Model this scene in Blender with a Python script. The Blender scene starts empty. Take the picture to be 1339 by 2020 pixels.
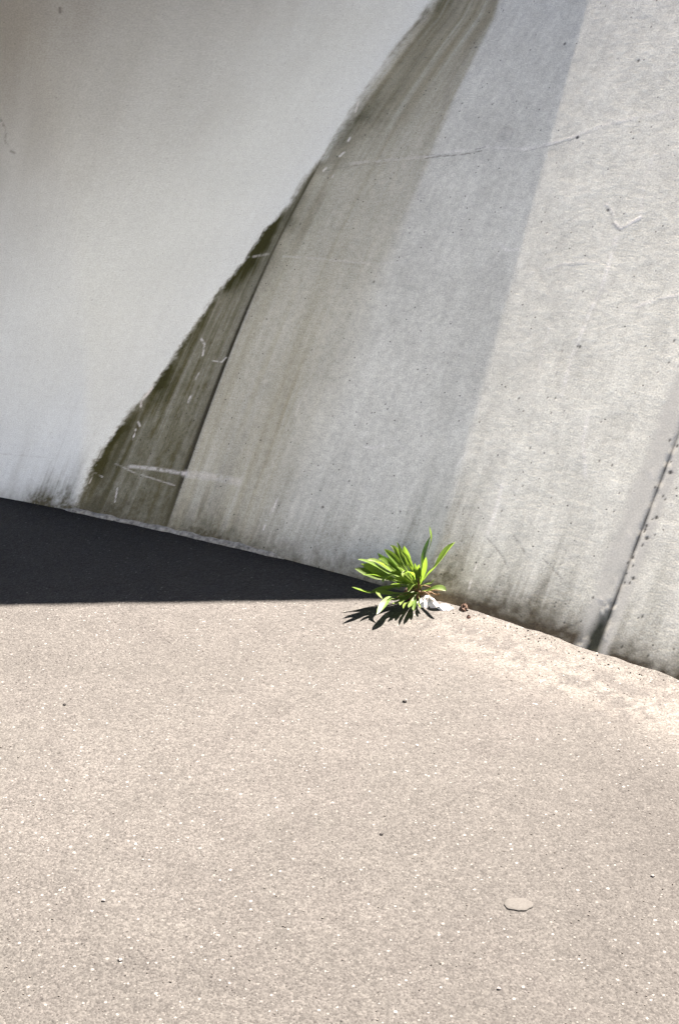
import bpy, math, random
import numpy as np
from mathutils import Vector

C = bpy.context.scene.collection
scene = bpy.context.scene
rng = np.random.default_rng(7)
random.seed(7)

# ------------------------------------------------------------------ camera
PITCH = math.radians(18.0)
CAM_H = 1.5
FPX = 50.0 / 36.0 * 2020.0          # focal length in photograph pixels
cam_d = bpy.data.cameras.new('camera')
cam = bpy.data.objects.new('camera', cam_d)
C.objects.link(cam)
cam.location = (0, 0, CAM_H)
cam.rotation_euler = (math.radians(90) - PITCH, 0, 0)
cam_d.sensor_fit = 'VERTICAL'
cam_d.sensor_height = 36.0
cam_d.lens = 50.0
cam_d.clip_start = 0.05
cam_d.clip_end = 2000
scene.camera = cam

# ------------------------------------------------------------------ light
# the sun stands high behind the wall, to the right, and only grazes the leaning face
WALL_M = 0.60                        # batter of the leaning face (back per up)
GRAZE = 0.013                        # sine of the sun's angle to that face
SUN_STRENGTH = 5.0
SKY_STRENGTH = 0.05
EXPOSURE = 3.93

f_v = np.array([0, math.cos(PITCH), -math.sin(PITCH)])
u_v = np.array([0, math.sin(PITCH), math.cos(PITCH)])
CAM = np.array([0, 0, CAM_H])


def ray(px, py):
    return f_v + np.array([(px - 669.5) / FPX, 0, 0]) - (py - 1010.0) / FPX * u_v


def on_ground(px, py, z=0.0):
    d = ray(px, py)
    t = (z - CAM_H) / d[2]
    return CAM + t * d


def on_y(px, py, y):
    d = ray(px, py)
    return CAM + (y / d[1]) * d


def project(P):
    q = P - CAM
    dep = q @ f_v
    return 669.5 + FPX * q[..., 0] / dep, 1010.0 - FPX * (q @ u_v) / dep


# foot of the wall on the ground
BASE_PX = [(0, 981), (60, 992), (130, 1006), (230, 1026), (310, 1043), (420, 1069), (520, 1093), (700, 1140),
           (830, 1175), (900, 1198), (1004, 1234), (1149, 1286), (1246, 1318), (1339, 1349)]
bp = np.array([on_ground(*p)[:2] for p in BASE_PX])
_bx = np.linspace(-9, 6, 15001)
_c3 = np.polyfit(bp[:, 0], bp[:, 1], 3)
_sl = np.polyval(np.polyder(_c3), np.clip(_bx, -1.2, 0.85))
_by = np.concatenate([[0], np.cumsum((_sl[1:] + _sl[:-1]) * 0.5 * (_bx[1] - _bx[0]))])
_by += np.mean(bp[:, 1] - np.interp(bp[:, 0], _bx, _by))


def base_y(x):
    return np.interp(np.asarray(x, float), _bx, _by)


def base_slope(x):
    return np.interp(np.asarray(x, float), _bx, _sl)


def base_normal(x):
    s = base_slope(x)
    n = np.stack([s, -np.ones_like(s)], -1)
    return n / np.linalg.norm(n, axis=-1, keepdims=True)


# sun direction: along the shade's edge on the leaning face
NR = base_normal(0.38)
nR = np.array([NR[0], NR[1], WALL_M]); nR /= np.linalg.norm(nR)
FOOT = on_ground(838, 1178)
d1 = ray(1160, 0)
t1 = ((FOOT - CAM) @ nR) / (d1 @ nR)
TOP = CAM + t1 * d1
SUN = TOP - FOOT
SUN /= np.linalg.norm(SUN)
SUN = SUN + GRAZE * nR
SUN /= np.linalg.norm(SUN)
SUN_EL = math.asin(SUN[2])
SUN_AZ = math.atan2(SUN[0], SUN[1])
print('base error px', np.abs(np.array([project(np.array([q[0], base_y(q[0]), 0.0]))[1] for q in bp]) - np.array([p[1] for p in BASE_PX])).round(1))
print('sun', SUN, math.degrees(SUN_EL), math.degrees(SUN_AZ))

sun_d = bpy.data.lights.new('sun', 'SUN')
sun_d.energy = SUN_STRENGTH
sun_d.angle = math.radians(0.5)
sun_d.color = (1.0, 0.845, 0.745)
sun_o = bpy.data.objects.new('sun', sun_d)
C.objects.link(sun_o)
sun_o.location = (2, 4, 8)
sun_o.rotation_euler = Vector(tuple(-SUN)).to_track_quat('-Z', 'Y').to_euler()

world = bpy.data.worlds.new('World')
scene.world = world
world.use_nodes = True
nt = world.node_tree
nt.nodes.clear()
sky = nt.nodes.new('ShaderNodeTexSky')
sky.sky_type = 'NISHITA'
sky.sun_disc = False
sky.sun_elevation = SUN_EL
sky.sun_rotation = SUN_AZ
sky.air_density = 0.2
sky.dust_density = 0.6
sky.ozone_density = 2.0
bg = nt.nodes.new('ShaderNodeBackground')
bg.inputs['Strength'].default_value = SKY_STRENGTH
wo = nt.nodes.new('ShaderNodeOutputWorld')
nt.links.new(sky.outputs[0], bg.inputs['Color'])
nt.links.new(bg.outputs[0], wo.inputs['Surface'])

vs = scene.view_settings
vs.view_transform = 'Standard'
vs.look = 'None'
vs.exposure = EXPOSURE
vs.gamma = 1.0
vs.use_curve_mapping = False
scene.render.engine = 'CYCLES'
scene.cycles.max_bounces = 8
scene.cycles.diffuse_bounces = 5


# ------------------------------------------------------------------ helpers
def tag(o, label=None, cat=None, group=None, kind=None):
    for k, v in (('label', label), ('category', cat), ('group', group), ('kind', kind)):
        if v:
            o[k] = v
    return o


def mesh_obj(name, verts, faces, mat, parent=None, smooth=True):
    me = bpy.data.meshes.new(name)
    verts = np.asarray(verts, np.float32)
    if isinstance(faces, np.ndarray):
        me.vertices.add(len(verts))
        me.vertices.foreach_set('co', verts.ravel())
        nf, k = faces.shape
        me.loops.add(nf * k)
        me.loops.foreach_set('vertex_index', faces.astype(np.int32).ravel())
        me.polygons.add(nf)
        me.polygons.foreach_set('loop_start', np.arange(0, nf * k, k, dtype=np.int32))
        me.polygons.foreach_set('loop_total', np.full(nf, k, np.int32))
        me.update(calc_edges=True)
        me.validate()
    else:
        me.from_pydata([tuple(map(float, v)) for v in verts], [], faces)
        me.update()
    if smooth:
        me.polygons.foreach_set('use_smooth', np.ones(len(me.polygons), bool))
    if mat:
        me.materials.append(mat)
    o = bpy.data.objects.new(name, me)
    C.objects.link(o)
    if parent:
        o.parent = parent
    return o


def grid_faces(nr, nc):
    i = np.arange(nr - 1)[:, None] * nc + np.arange(nc - 1)[None, :]
    return np.stack([i, i + 1, i + nc + 1, i + nc], -1).reshape(-1, 4)


def set_attr(me, name, arr, typ):
    at = me.attributes.new(name, typ, 'POINT')
    arr = np.asarray(arr, np.float32)
    if typ == 'FLOAT':
        at.data.foreach_set('value', arr.ravel())
    elif typ == 'FLOAT_VECTOR':
        at.data.foreach_set('vector', arr.ravel())
    elif typ == 'FLOAT_COLOR':
        if arr.shape[-1] == 3:
            arr = np.concatenate([arr, np.ones(arr.shape[:-1] + (1,), np.float32)], -1)
        at.data.foreach_set('color', arr.astype(np.float32).ravel())


_tab = np.random.default_rng(3).random((256, 256)).astype(np.float32)


def vnoise(x, y, seed=0):
    x = x + seed * 17.31
    y = y + seed * 9.77
    ix = np.floor(x).astype(int); iy = np.floor(y).astype(int)
    fx = x - ix; fy = y - iy
    fx = fx * fx * (3 - 2 * fx); fy = fy * fy * (3 - 2 * fy)
    a = _tab[ix & 255, iy & 255]; b = _tab[(ix + 1) & 255, iy & 255]
    c = _tab[ix & 255, (iy + 1) & 255]; d = _tab[(ix + 1) & 255, (iy + 1) & 255]
    return (a * (1 - fx) + b * fx) * (1 - fy) + (c * (1 - fx) + d * fx) * fy


def fbm(x, y, seed=0, oct=4, gain=0.5):
    v = 0; a = 1; tot = 0
    for o in range(oct):
        v = v + a * vnoise(x * 2 ** o, y * 2 ** o, seed + o * 3)
        tot += a; a *= gain
    return v / tot


def sstep(e0, e1, x):
    t = np.clip((x - e0) / (e1 - e0), 0, 1)
    return t * t * (3 - 2 * t)


# ------------------------------------------------------------------ materials
def new_mat(name):
    m = bpy.data.materials.new(name)
    m.use_nodes = True
    n = m.node_tree
    n.nodes.clear()
    out = n.nodes.new('ShaderNodeOutputMaterial')
    p = n.nodes.new('ShaderNodeBsdfPrincipled')
    n.links.new(p.outputs[0], out.inputs['Surface'])
    return m, n, p, out


class NB:
    """small node builder"""
    def __init__(s, n): s.n = n

    def set(s, sock, v):
        if isinstance(v, bpy.types.NodeSocket): s.n.links.new(v, sock)
        elif v is not None:
            if isinstance(v, tuple) and len(v) == 3 and sock.type == 'RGBA': v = v + (1,)
            sock.default_value = v

    def attr(s, name, out):
        a = s.n.nodes.new('ShaderNodeAttribute'); a.attribute_name = name
        return a.outputs[out]

    def noise(s, vec, scale, detail=3, rough=0.5, dist=0.0):
        a = s.n.nodes.new('ShaderNodeTexNoise')
        s.set(a.inputs['Vector'], vec); a.inputs['Scale'].default_value = scale
        a.inputs['Detail'].default_value = detail; a.inputs['Roughness'].default_value = rough
        a.inputs['Distortion'].default_value = dist
        return a.outputs['Fac']

    def voronoi(s, vec, scale, feature='F1', out='Distance', rnd=1.0):
        a = s.n.nodes.new('ShaderNodeTexVoronoi'); a.feature = feature
        s.set(a.inputs['Vector'], vec); a.inputs['Scale'].default_value = scale
        a.inputs['Randomness'].default_value = rnd
        return a.outputs[out]

    def math(s, op, a, b=None, clamp=False):
        m = s.n.nodes.new('ShaderNodeMath'); m.operation = op; m.use_clamp = clamp
        s.set(m.inputs[0], a)
        if b is not None: s.set(m.inputs[1], b)
        return m.outputs[0]

    def remap(s, v, a, b, c, d):
        m = s.n.nodes.new('ShaderNodeMapRange'); m.clamp = True
        s.set(m.inputs[0], v)
        for i, x in enumerate((a, b, c, d)): m.inputs[i + 1].default_value = x
        return m.outputs[0]

    def mix(s, fac, a, b, mode='MIX'):
        m = s.n.nodes.new('ShaderNodeMix'); m.data_type = 'RGBA'; m.blend_type = mode
        s.set(m.inputs[0], fac); s.set(m.inputs[6], a); s.set(m.inputs[7], b)
        return m.outputs[2]

    def vmul(s, v, t):
        m = s.n.nodes.new('ShaderNodeVectorMath'); m.operation = 'MULTIPLY'
        s.set(m.inputs[0], v); m.inputs[1].default_value = t
        return m.outputs[0]

    def sep(s, v):
        m = s.n.nodes.new('ShaderNodeSeparateColor'); s.set(m.inputs[0], v)
        return m.outputs

    def bump(s, h, strength, dist, normal=None):
        b = s.n.nodes.new('ShaderNodeBump')
        b.inputs['Strength'].default_value = strength; b.inputs['Distance'].default_value = dist
        s.set(b.inputs['Height'], h)
        if normal is not None: s.set(b.inputs['Normal'], normal)
        return b.outputs[0]

    def objco(s):
        return s.n.nodes.new('ShaderNodeTexCoord').outputs['Object']


def concrete_material():
    m, n, p, out = new_mat('weathered_concrete')
    b = NB(n)
    flow = b.attr('flow', 'Vector')
    alb = b.attr('albedo', 'Color')
    coarse = b.attr('coarse', 'Fac')
    st = b.vmul(flow, (1.0, 0.16, 1.0))
    g1 = b.noise(flow, 260, 3, 0.6)                    # grain of the cement skin
    g2 = b.noise(flow, 60, 4, 0.6)
    g3 = b.noise(st, 75, 4, 0.62)                      # run marks along the formwork
    g4 = b.noise(st, 16, 3, 0.5)
    pit = b.voronoi(flow, 95, 'F1', 'Distance')
    prnd = b.sep(b.voronoi(flow, 95, 'F1', 'Color'))[0]
    # grain contrast grows where the skin is weathered coarse
    def amp(v, lo, hi):
        d = b.math('SUBTRACT', v, 0.5)
        k = b.remap(coarse, 0, 1, lo, hi)
        return b.math('MULTIPLY', d, k)
    s = b.math('ADD', amp(g1, 0.55, 1.25), amp(g2, 0.10, 0.60))
    s = b.math('ADD', s, amp(g3, 0.05, 0.20))
    s = b.math('ADD', s, amp(g4, 0.05, 0.14))
    s = b.math('ADD', s, 1.0)
    hole = b.math('MULTIPLY', b.remap(pit, 0.13, 0.26, 1, 0), b.remap(prnd, 0.945, 0.96, 0, 1))
    hole = b.math('MULTIPLY', hole, coarse)
    s = b.math('MULTIPLY', s, b.remap(hole, 0, 1, 1, 0.25))
    comb = n.nodes.new('ShaderNodeCombineColor')
    for i in range(3): n.links.new(s, comb.inputs[i])
    col = b.mix(1.0, alb, comb.outputs[0], 'MULTIPLY')
    b.set(p.inputs['Base Color'], col)
    p.inputs['Roughness'].default_value = 0.85
    p.inputs['Specular IOR Level'].default_value = 0.18
    h = b.math('MULTIPLY', b.math('ADD', b.math('MULTIPLY', g2, 0.7), b.math('MULTIPLY', g1, 0.5)), coarse)
    nb = b.bump(h, 0.34, 0.0012)
    b.set(p.inputs['Normal'], nb)
    return m


def asphalt_material():
    m, n, p, out = new_mat('worn_asphalt')
    b = NB(n)
    co = b.objco()
    tint = b.attr('albedo', 'Color')
    sand = b.attr('sand', 'Fac')
    v1 = b.voronoi(co, 125, 'F1', 'Distance')
    c1 = b.sep(b.voronoi(co, 125, 'F1', 'Color'))
    v2 = b.voronoi(co, 290, 'F1', 'Distance')
    c2 = b.sep(b.voronoi(co, 290, 'F1', 'Color'))
    n1 = b.noise(co, 520, 3, 0.65)
    n2 = b.noise(co, 120, 4, 0.65)
    n3 = b.noise(co, 7, 5, 0.55)
    # stones of the wearing course, each its own grey
    val = b.remap(c1[0], 0, 1, 0.82, 1.18)
    val = b.math('MULTIPLY', val, b.remap(c2[1], 0, 1, 0.66, 1.34))
    val = b.math('MULTIPLY', val, b.remap(n1, 0.25, 0.75, 0.66, 1.34))
    val = b.math('MULTIPLY', val, b.remap(n2, 0.3, 0.7, 0.94, 1.06))
    val = b.math('MULTIPLY', val, b.remap(n3, 0.3, 0.7, 0.92, 1.08))
    fl = b.math('MULTIPLY', b.remap(c1[1], 0.940, 0.965, 0, 1), b.remap(v1, 0.22, 0.36, 1, 0))
    fl = b.math('MULTIPLY', fl, b.remap(n2, 0.42, 0.6, 0.2, 1))
    fl2 = b.math('MULTIPLY', b.remap(c2[0], 0.955, 0.98, 0, 1), b.remap(v2, 0.22, 0.45, 1, 0))
    v3 = b.voronoi(co, 62, 'F1', 'Distance')
    c3 = b.sep(b.voronoi(co, 62, 'F1', 'Color'))
    fl3 = b.math('MULTIPLY', b.remap(c3[0], 0.935, 0.945, 0, 1), b.remap(b.math('ADD', v3, b.math('MULTIPLY', n1, 0.10)), 0.17, 0.24, 1, 0))
    dk = b.math('MULTIPLY', b.remap(c2[2], 0.93, 0.96, 0, 1), b.remap(v2, 0.25, 0.5, 1, 0))
    val = b.math('MULTIPLY', val, b.remap(dk, 0, 1, 1.0, 0.40))
    val = b.math('ADD', val, b.math('MULTIPLY', fl, 3.4))
    val = b.math('ADD', val, b.math('MULTIPLY', fl2, 1.4))
    val = b.math('ADD', val, b.math('MULTIPLY', fl3, b.remap(c3[1], 0, 1, 0.8, 4.2)))
    v4 = b.voronoi(co, 31, 'F1', 'Distance')
    c4 = b.sep(b.voronoi(co, 31, 'F1', 'Color'))
    fl4 = b.math('MULTIPLY', b.remap(c4[0], 0.50, 0.52, 0, 1), b.remap(b.math('ADD', v4, b.math('MULTIPLY', n1, 0.10)), 0.11, 0.17, 1, 0))
    val = b.math('ADD', val, b.math('MULTIPLY', fl4, b.remap(c4[1], 0, 1, 0.3, 4.0)))
    dk3 = b.math('MULTIPLY', b.remap(c3[2], 0.965, 0.975, 0, 1), b.remap(v3, 0.10, 0.20, 1, 0))
    val = b.math('MULTIPLY', val, b.remap(dk3, 0, 1, 1.0, 0.25))
    comb = n.nodes.new('ShaderNodeCombineColor')
    for i in range(3): n.links.new(val, comb.inputs[i])
    col = b.mix(1.0, tint, comb.outputs[0], 'MULTIPLY')
    b.set(p.inputs['Base Color'], col)
    p.inputs['Roughness'].default_value = 0.78
    p.inputs['Specular IOR Level'].default_value = 0.10
    hh = b.math('ADD', b.math('MULTIPLY', b.remap(v1, 0, 0.6, 1, 0), 0.5), b.math('MULTIPLY', b.remap(v2, 0, 0.6, 1, 0), 0.22))
    hh = b.math('ADD', hh, b.math('MULTIPLY', n2, 0.45))
    nb = b.bump(hh, 0.8, 0.003)
    b.set(p.inputs['Normal'], nb)
    return m


def simple_mat(name, col, rough=0.8, var=0.2, scale=40, bump=0.2, spec=0.3, dist=0.003):
    m, n, p, out = new_mat(name)
    b = NB(n)
    co = b.objco()
    v = b.noise(co, scale, 4, 0.6)
    c = b.mix(b.remap(v, 0.3, 0.7, 0, 1), tuple(x * (1 - var) for x in col), tuple(min(1, x * (1 + var)) for x in col))
    b.set(p.inputs['Base Color'], c)
    p.inputs['Roughness'].default_value = rough
    p.inputs['Specular IOR Level'].default_value = spec
    if bump:
        b.set(p.inputs['Normal'], b.bump(v, bump, dist))
    return m


def leaf_material(name, front, back, trans=0.42):
    m, n, p, out = new_mat(name)
    b = NB(n)
    co = b.attr('blade', 'Vector')          # x across the blade, y along it
    oi = n.nodes.new('ShaderNodeObjectInfo')
    v = b.noise(b.vmul(co, (9.0, 1.2, 1.0)), 3.0, 3, 0.5)
    w = n.nodes.new('ShaderNodeTexWave'); w.wave_type = 'BANDS'; w.bands_direction = 'X'
    b.set(w.inputs['Vector'], co); w.inputs['Scale'].default_value = 1.3
    rib = b.remap(w.outputs['Fac'], 0, 1, 0.88, 1.08)
    c = b.mix(b.remap(v, 0.3, 0.7, 0, 1), tuple(x * 0.75 for x in front), tuple(x * 1.3 for x in front))
    c = b.mix(b.math('MULTIPLY', oi.outputs['Random'], 0.5), c, (front[0] * 1.7, front[1] * 1.2, front[2] * 0.9))
    comb = n.nodes.new('ShaderNodeCombineColor')
    for i in range(3): n.links.new(rib, comb.inputs[i])
    c = b.mix(1.0, c, comb.outputs[0], 'MULTIPLY')
    b.set(p.inputs['Base Color'], c)
    p.inputs['Roughness'].default_value = 0.42
    p.inputs['Specular IOR Level'].default_value = 0.5
    tr = n.nodes.new('ShaderNodeBsdfTranslucent')
    b.set(tr.inputs['Color'], b.mix(1.0, comb.outputs[0], back, 'MULTIPLY'))
    mx = n.nodes.new('ShaderNodeMixShader'); mx.inputs[0].default_value = trans
    n.links.new(p.outputs[0], mx.inputs[1]); n.links.new(tr.outputs[0], mx.inputs[2])
    n.links.new(mx.outputs[0], out.inputs['Surface'])
    b.set(p.inputs['Normal'], b.bump(w.outputs['Fac'], 0.25, 0.0006))
    return m


M_WALL = concrete_material()
M_GROUND = asphalt_material()
M_CORE = simple_mat('plain_concrete', (0.42, 0.42, 0.40), 0.9, 0.12, 12, 0.1)
M_DECK = simple_mat('deck_concrete', (0.36, 0.35, 0.33), 0.9, 0.15, 6, 0.1)
M_LEAF = leaf_material('plantain_leaf', (0.054, 0.098, 0.016), (0.100, 0.172, 0.018), 0.5)
M_LEAF_D = leaf_material('plantain_leaf_dark', (0.026, 0.055, 0.009), (0.035, 0.08, 0.008), 0.35)
M_STALK = simple_mat('dry_stalk', (0.075, 0.045, 0.016), 0.7, 0.4, 200, 0.3)
M_CROWN = simple_mat('root_crown', (0.028, 0.016, 0.008), 0.9, 0.5, 150, 0.5)
M_PAPER = simple_mat('white_scrap', (0.42, 0.41, 0.405), 0.7, 0.06, 120, 0.15)
M_BARK = simple_mat('bark_brown', (0.050, 0.030, 0.019), 0.85, 0.35, 160, 0.5)
M_RUST = simple_mat('red_brown', (0.030, 0.011, 0.006), 0.85, 0.35, 160, 0.5)
M_GUM = simple_mat('flattened_gum', (0.0312, 0.0318, 0.0300), 0.8, 0.16, 260, 0.25, 0.1)
M_DARKSTONE = simple_mat('dark_stone', (0.006, 0.006, 0.006), 0.8, 0.4, 200, 0.4)
M_WHITESTONE = simple_mat('pale_stone', (0.09, 0.09, 0.088), 0.7, 0.2, 200, 0.3)
M_FILLET = simple_mat('mortar_fillet', (0.20, 0.20, 0.175), 0.9, 0.6, 70, 0.5)

# ------------------------------------------------------------------ the wall's surface
H_TOP = 3.2
XS = np.linspace(-7.0, 4.2, 1121)
HS = np.linspace(0, H_TOP, 321)
S_X, S_H = np.meshgrid(XS, HS)

# the crease: left of it the face stops leaning back and overhangs a little
CREASE_PX = [(150, 1005), (185, 915), (205, 885), (270, 800), (300, 765), (345, 705), (385, 640), (430, 580), (480, 522), (520, 460),
             (575, 400), (600, 355), (640, 310), (690, 235), (715, 195), (760, 135), (800, 80), (835, 30), (860, 0)]


def lean_point(px, py):
    """point of the simple leaning face (no crease) under a pixel -> (x, h)"""
    d = ray(px, py)
    lo, hi = 2.0, 9.0
    for t in np.linspace(2.0, 9.0, 1401):
        P = CAM + t * d
        # plan distance behind the leaning face: search the foot x
        xs = np.linspace(-2.2, 1.6, 400)
        break
    best = None
    ts = np.linspace(2.5, 8.0, 400)
    P = CAM + ts[:, None] * d
    ok = P[:, 2] >= -0.05
    P = P[ok]
    xs = np.linspace(-2.5, 1.6, 600)
    Nn = base_normal(xs); by = base_y(xs)
    for q in P:
        S = np.stack([xs, by], -1) - Nn * (WALL_M * q[2])
        dd = (S[:, 0] - q[0]) ** 2 + (S[:, 1] - q[1]) ** 2
        i = dd.argmin()
        if best is None or dd[i] < best[0]:
            best = (dd[i], xs[i], q[2])
    return best[1], best[2]


cr = np.array([lean_point(*p) for p in CREASE_PX[::3] + [CREASE_PX[-1]]])
crease_fit = np.polyfit(cr[:, 1], cr[:, 0], 2)


def crease_x(h):
    hm = np.minimum(h, 1.6)
    d = np.polyval(np.polyder(crease_fit), 1.6)
    return np.polyval(crease_fit, hm) + np.maximum(h - 1.6, 0) * max(d, 0.1)


rel = S_X - crease_x(S_H)
leftf = sstep(-0.30, -1.3, S_X)
over = -0.02 - (0.26 + 0.14 * leftf) * np.minimum(S_H / 1.6, 1.15) ** 2.2
rec = sstep(1.62, 1.72, S_H)
over = over * (1 - rec) + 0.62 * rec
W_FOLD = 0.10 + 0.80 * np.exp(-S_H / 0.45)
mu = over + (WALL_M - over) * sstep(-1.0, 1.0, np.where(rel > 0, rel / 0.05, rel / W_FOLD) + (rel > 0) * 0.0)
dh = HS[1] - HS[0]
O_GRID = np.concatenate([np.zeros((1, len(XS))), np.cumsum((mu[1:] + mu[:-1]) * 0.5 * dh, 0)], 0)


def o_at(x, h):
    fx = np.clip((x - XS[0]) / (XS[1] - XS[0]), 0, len(XS) - 1.001)
    fh = np.clip(h / dh, 0, len(HS) - 1.001)
    ix = fx.astype(int); ih = fh.astype(int)
    tx = fx - ix; th = fh - ih
    return (O_GRID[ih, ix] * (1 - tx) + O_GRID[ih, ix + 1] * tx) * (1 - th) + (O_GRID[ih + 1, ix] * (1 - tx) + O_GRID[ih + 1, ix + 1] * tx) * th


def wall_P(x, h, back=0.0):
    N = base_normal(x)
    o = o_at(x, h) + back
    return np.stack([x - N[..., 0] * o, base_y(x) - N[..., 1] * o, h], -1)


# lookup: pixel -> (x, h) on the wall
lx, lh = np.meshgrid(np.arange(-3.2, 1.6, 0.006), np.arange(0, 2.4, 0.006))
lp = wall_P(lx.ravel(), lh.ravel())
lX, lY = project(lp)
lx = lx.ravel(); lh = lh.ravel()


def pix_xh(px, py):
    i = ((lX - px) ** 2 + (lY - py) ** 2).argmin()
    return lx[i], lh[i]


# run lines of the formwork: columns of the mesh follow them
RUN0 = [(60, 990), (240, 590), (420, 190), (500, 0)]
RUN1 = [(325, 1047), (365, 935), (440, 740), (520, 540), (590, 380), (650, 285), (720, 190), (790, 95), (860, 0)]
RUN2 = [(838, 1176), (930, 930), (1020, 690), (1110, 450), (1190, 200)]
RUN3 = [(1170, 1290), (1240, 1110), (1300, 950), (1339, 850)]
runs = []
for R in (RUN0, RUN1, RUN2, RUN3):
    q = np.array([pix_xh(*p) for p in R])
    A = np.stack([q[:, 1], q[:, 1] ** 2, q[:, 1] ** 3], -1) if len(R) > 5 else q[:, 1:2]
    x0 = q[0, 0]
    k = np.linalg.lstsq(A, q[:, 0] - x0, rcond=None)[0]
    runs.append((x0, k[0], k[1] if len(k) > 1 else 0.0, k[2] if len(k) > 2 else 0.0))
print('runs', runs)
A0 = np.array([r[0] for r in runs])


def run_shift(r, h):
    hm = np.minimum(h, 1.6)
    return r[1] * hm + r[2] * hm ** 2 + r[3] * hm ** 3 + np.maximum(h - 1.6, 0) * (r[1] + 3.2 * r[2] + 7.68 * r[3]) * 0.4


def col_x(a, h):
    """foot coordinate a and height h -> x on the wall's base curve"""
    sh = np.stack([run_shift(r, h) for r in runs], 0)
    out = np.zeros_like(a)
    idx = np.clip(np.searchsorted(A0, a) - 1, 0, len(A0) - 2)
    for i in range(len(A0) - 1):
        mk = idx == i
        t = np.clip((a[mk] - A0[i]) / (A0[i + 1] - A0[i]), 0, 1)
        out[mk] = sh[i][mk] * (1 - t) + sh[i + 1][mk] * t
    return a + out


def axis(parts):
    v = []
    for a, b, st in parts:
        n = max(1, int(round((b - a) / st)))
        v.append(np.linspace(a, b, n, endpoint=False))
    v.append([parts[-1][1]])
    return np.concatenate(v)


hv = axis([(0, 1.70, 0.0030), (1.70, 2.1, 0.03), (2.1, H_TOP, 0.12)])
a1, a3 = A0[1], A0[3]
av = [axis([(-6.5, -2.6, 0.15), (-2.6, -1.6, 0.006), (-1.6, a1, 0.0034)]),
      axis([(a1, a3, 0.0030)]),
      axis([(a3, 1.75, 0.0032), (1.75, 3.9, 0.12)])]

wall = bpy.data.objects.new('concrete_wall', None)
C.objects.link(wall)
tag(wall, 'tall weathered grey concrete wall, stained and leaning back, behind the green plant', 'wall')
wall.location = (float(FOOT[0]), float(FOOT[1]), 0)
WLOC = np.array([FOOT[0], FOOT[1], 0.0])

# flatten all panels into one set of arrays for painting, then split again
blocks = []
for a in av:
    Ag, Hg = np.meshgrid(a, hv)
    blocks.append((Ag, Hg))
Aall = np.concatenate([b[0].ravel() for b in blocks])
Hall = np.concatenate([b[1].ravel() for b in blocks])
Xall = col_x(Aall, Hall)
Pall = wall_P(Xall, Hall)
PXa, PYa = project(Pall)


def near(px, py):
    i = ((PXa - px) ** 2 + (PYa - py) ** 2).argmin()
    return i


def curve_a(pts):
    """polyline of pixels -> a as a function of h"""
    idx = [near(*p) for p in pts]
    h = Hall[idx]; a = Aall[idx]
    o = np.argsort(h)
    return np.interp(Hall, h[o], a[o])


def curve_h(pts):
    """values given at pixels -> as a function of h"""
    idx = [near(p[0], p[1]) for p in pts]
    h = Hall[idx]; v = np.array([p[2] for p in pts])
    o = np.argsort(h)
    return np.interp(Hall, h[o], v[o])


streak = fbm(Aall * 55, Hall * 2.2, 1, 4, 0.6)
streak_w = fbm(Aall * 14, Hall * 0.9, 2, 3)
streak_f = fbm(Aall * 170, Hall * 9, 5, 3, 0.6)
blotch = fbm(Aall * 9, Hall * 7, 3, 5, 0.55)
blotch2 = fbm(Aall * 38, Hall * 26, 4, 4, 0.6)
fine = fbm(Aall * 130, Hall * 110, 8, 3, 0.6)

ae = curve_a(CREASE_PX)
ae = ae + 0.034 * (streak_f - 0.5) + 0.010 * (fbm(Aall * 20, Hall * 24, 9, 3) - 0.5) + 0.007 * (vnoise(Hall * 9, Hall * 0 + 3.3, 4) - 0.5)
d = Aall - ae
soft_e = 0.014 + 0.018 * sstep(0.7, 1.4, Hall)
dirty = sstep(-1, 1, (d + 0.024 * (streak_f - 0.5) + 0.018 * (fine - 0.5)) / soft_e)

EDGE_M = [(150, 1000, .55), (185, 915, .85), (240, 850, .95), (300, 765, .8), (345, 705, .6), (400, 620, .62), (480, 522, .95), (545, 440, 1.0),
          (580, 395, .85), (605, 352, .35), (645, 300, .5), (690, 235, .8), (715, 195, .55), (745, 150, .25), (800, 80, .25), (835, 30, .45), (860, 0, .6)]
mossiness = curve_h(EDGE_M)
t_strip = sstep(0.0, 1.0, d / np.maximum(a1 - ae, 0.004))
strip = dirty * (1 - sstep(-0.003, 0.004, Aall - a1))
moss = dirty * mossiness * np.exp(-np.maximum(d, 0) / (0.05 + 0.08 * streak_w)) * (0.45 + 0.8 * streak + 0.6 * (blotch2 - 0.2))
moss = np.clip(moss * (0.60 + 0.8 * sstep(0.25, 0.70, fbm(Aall * 9, Hall * 8, 71, 4))), 0, 1)
ymask = lambda y0, y1: sstep(y0, y1, PYa)
strip_dark = (0.72 + 0.56 * (0.5 * fine + 0.5 * blotch2)) * strip * (0.62 + 0.25 * ymask(300, 900)) * (0.55 + 0.85 * streak)

# joint line between the first two panels
JL = [(325, 1047, .55), (350, 980, .75), (365, 935, 1.0), (440, 740, 1.0), (500, 590, .8), (540, 500, .5), (590, 380, .55), (650, 285, .4), (720, 190, .4), (790, 95, .45), (860, 0, .5)]
jl = curve_h(JL)
joint1 = jl * np.exp(-((Aall - a1 + 0.004) / 0.0065) ** 2) * (0.7 + 0.6 * fine)
joint1 *= dirty
joint1 += 0.45 * dirty * jl * np.exp(-np.maximum(a1 - Aall, 0) / 0.035) * (Aall < a1 + 0.002)

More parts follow.
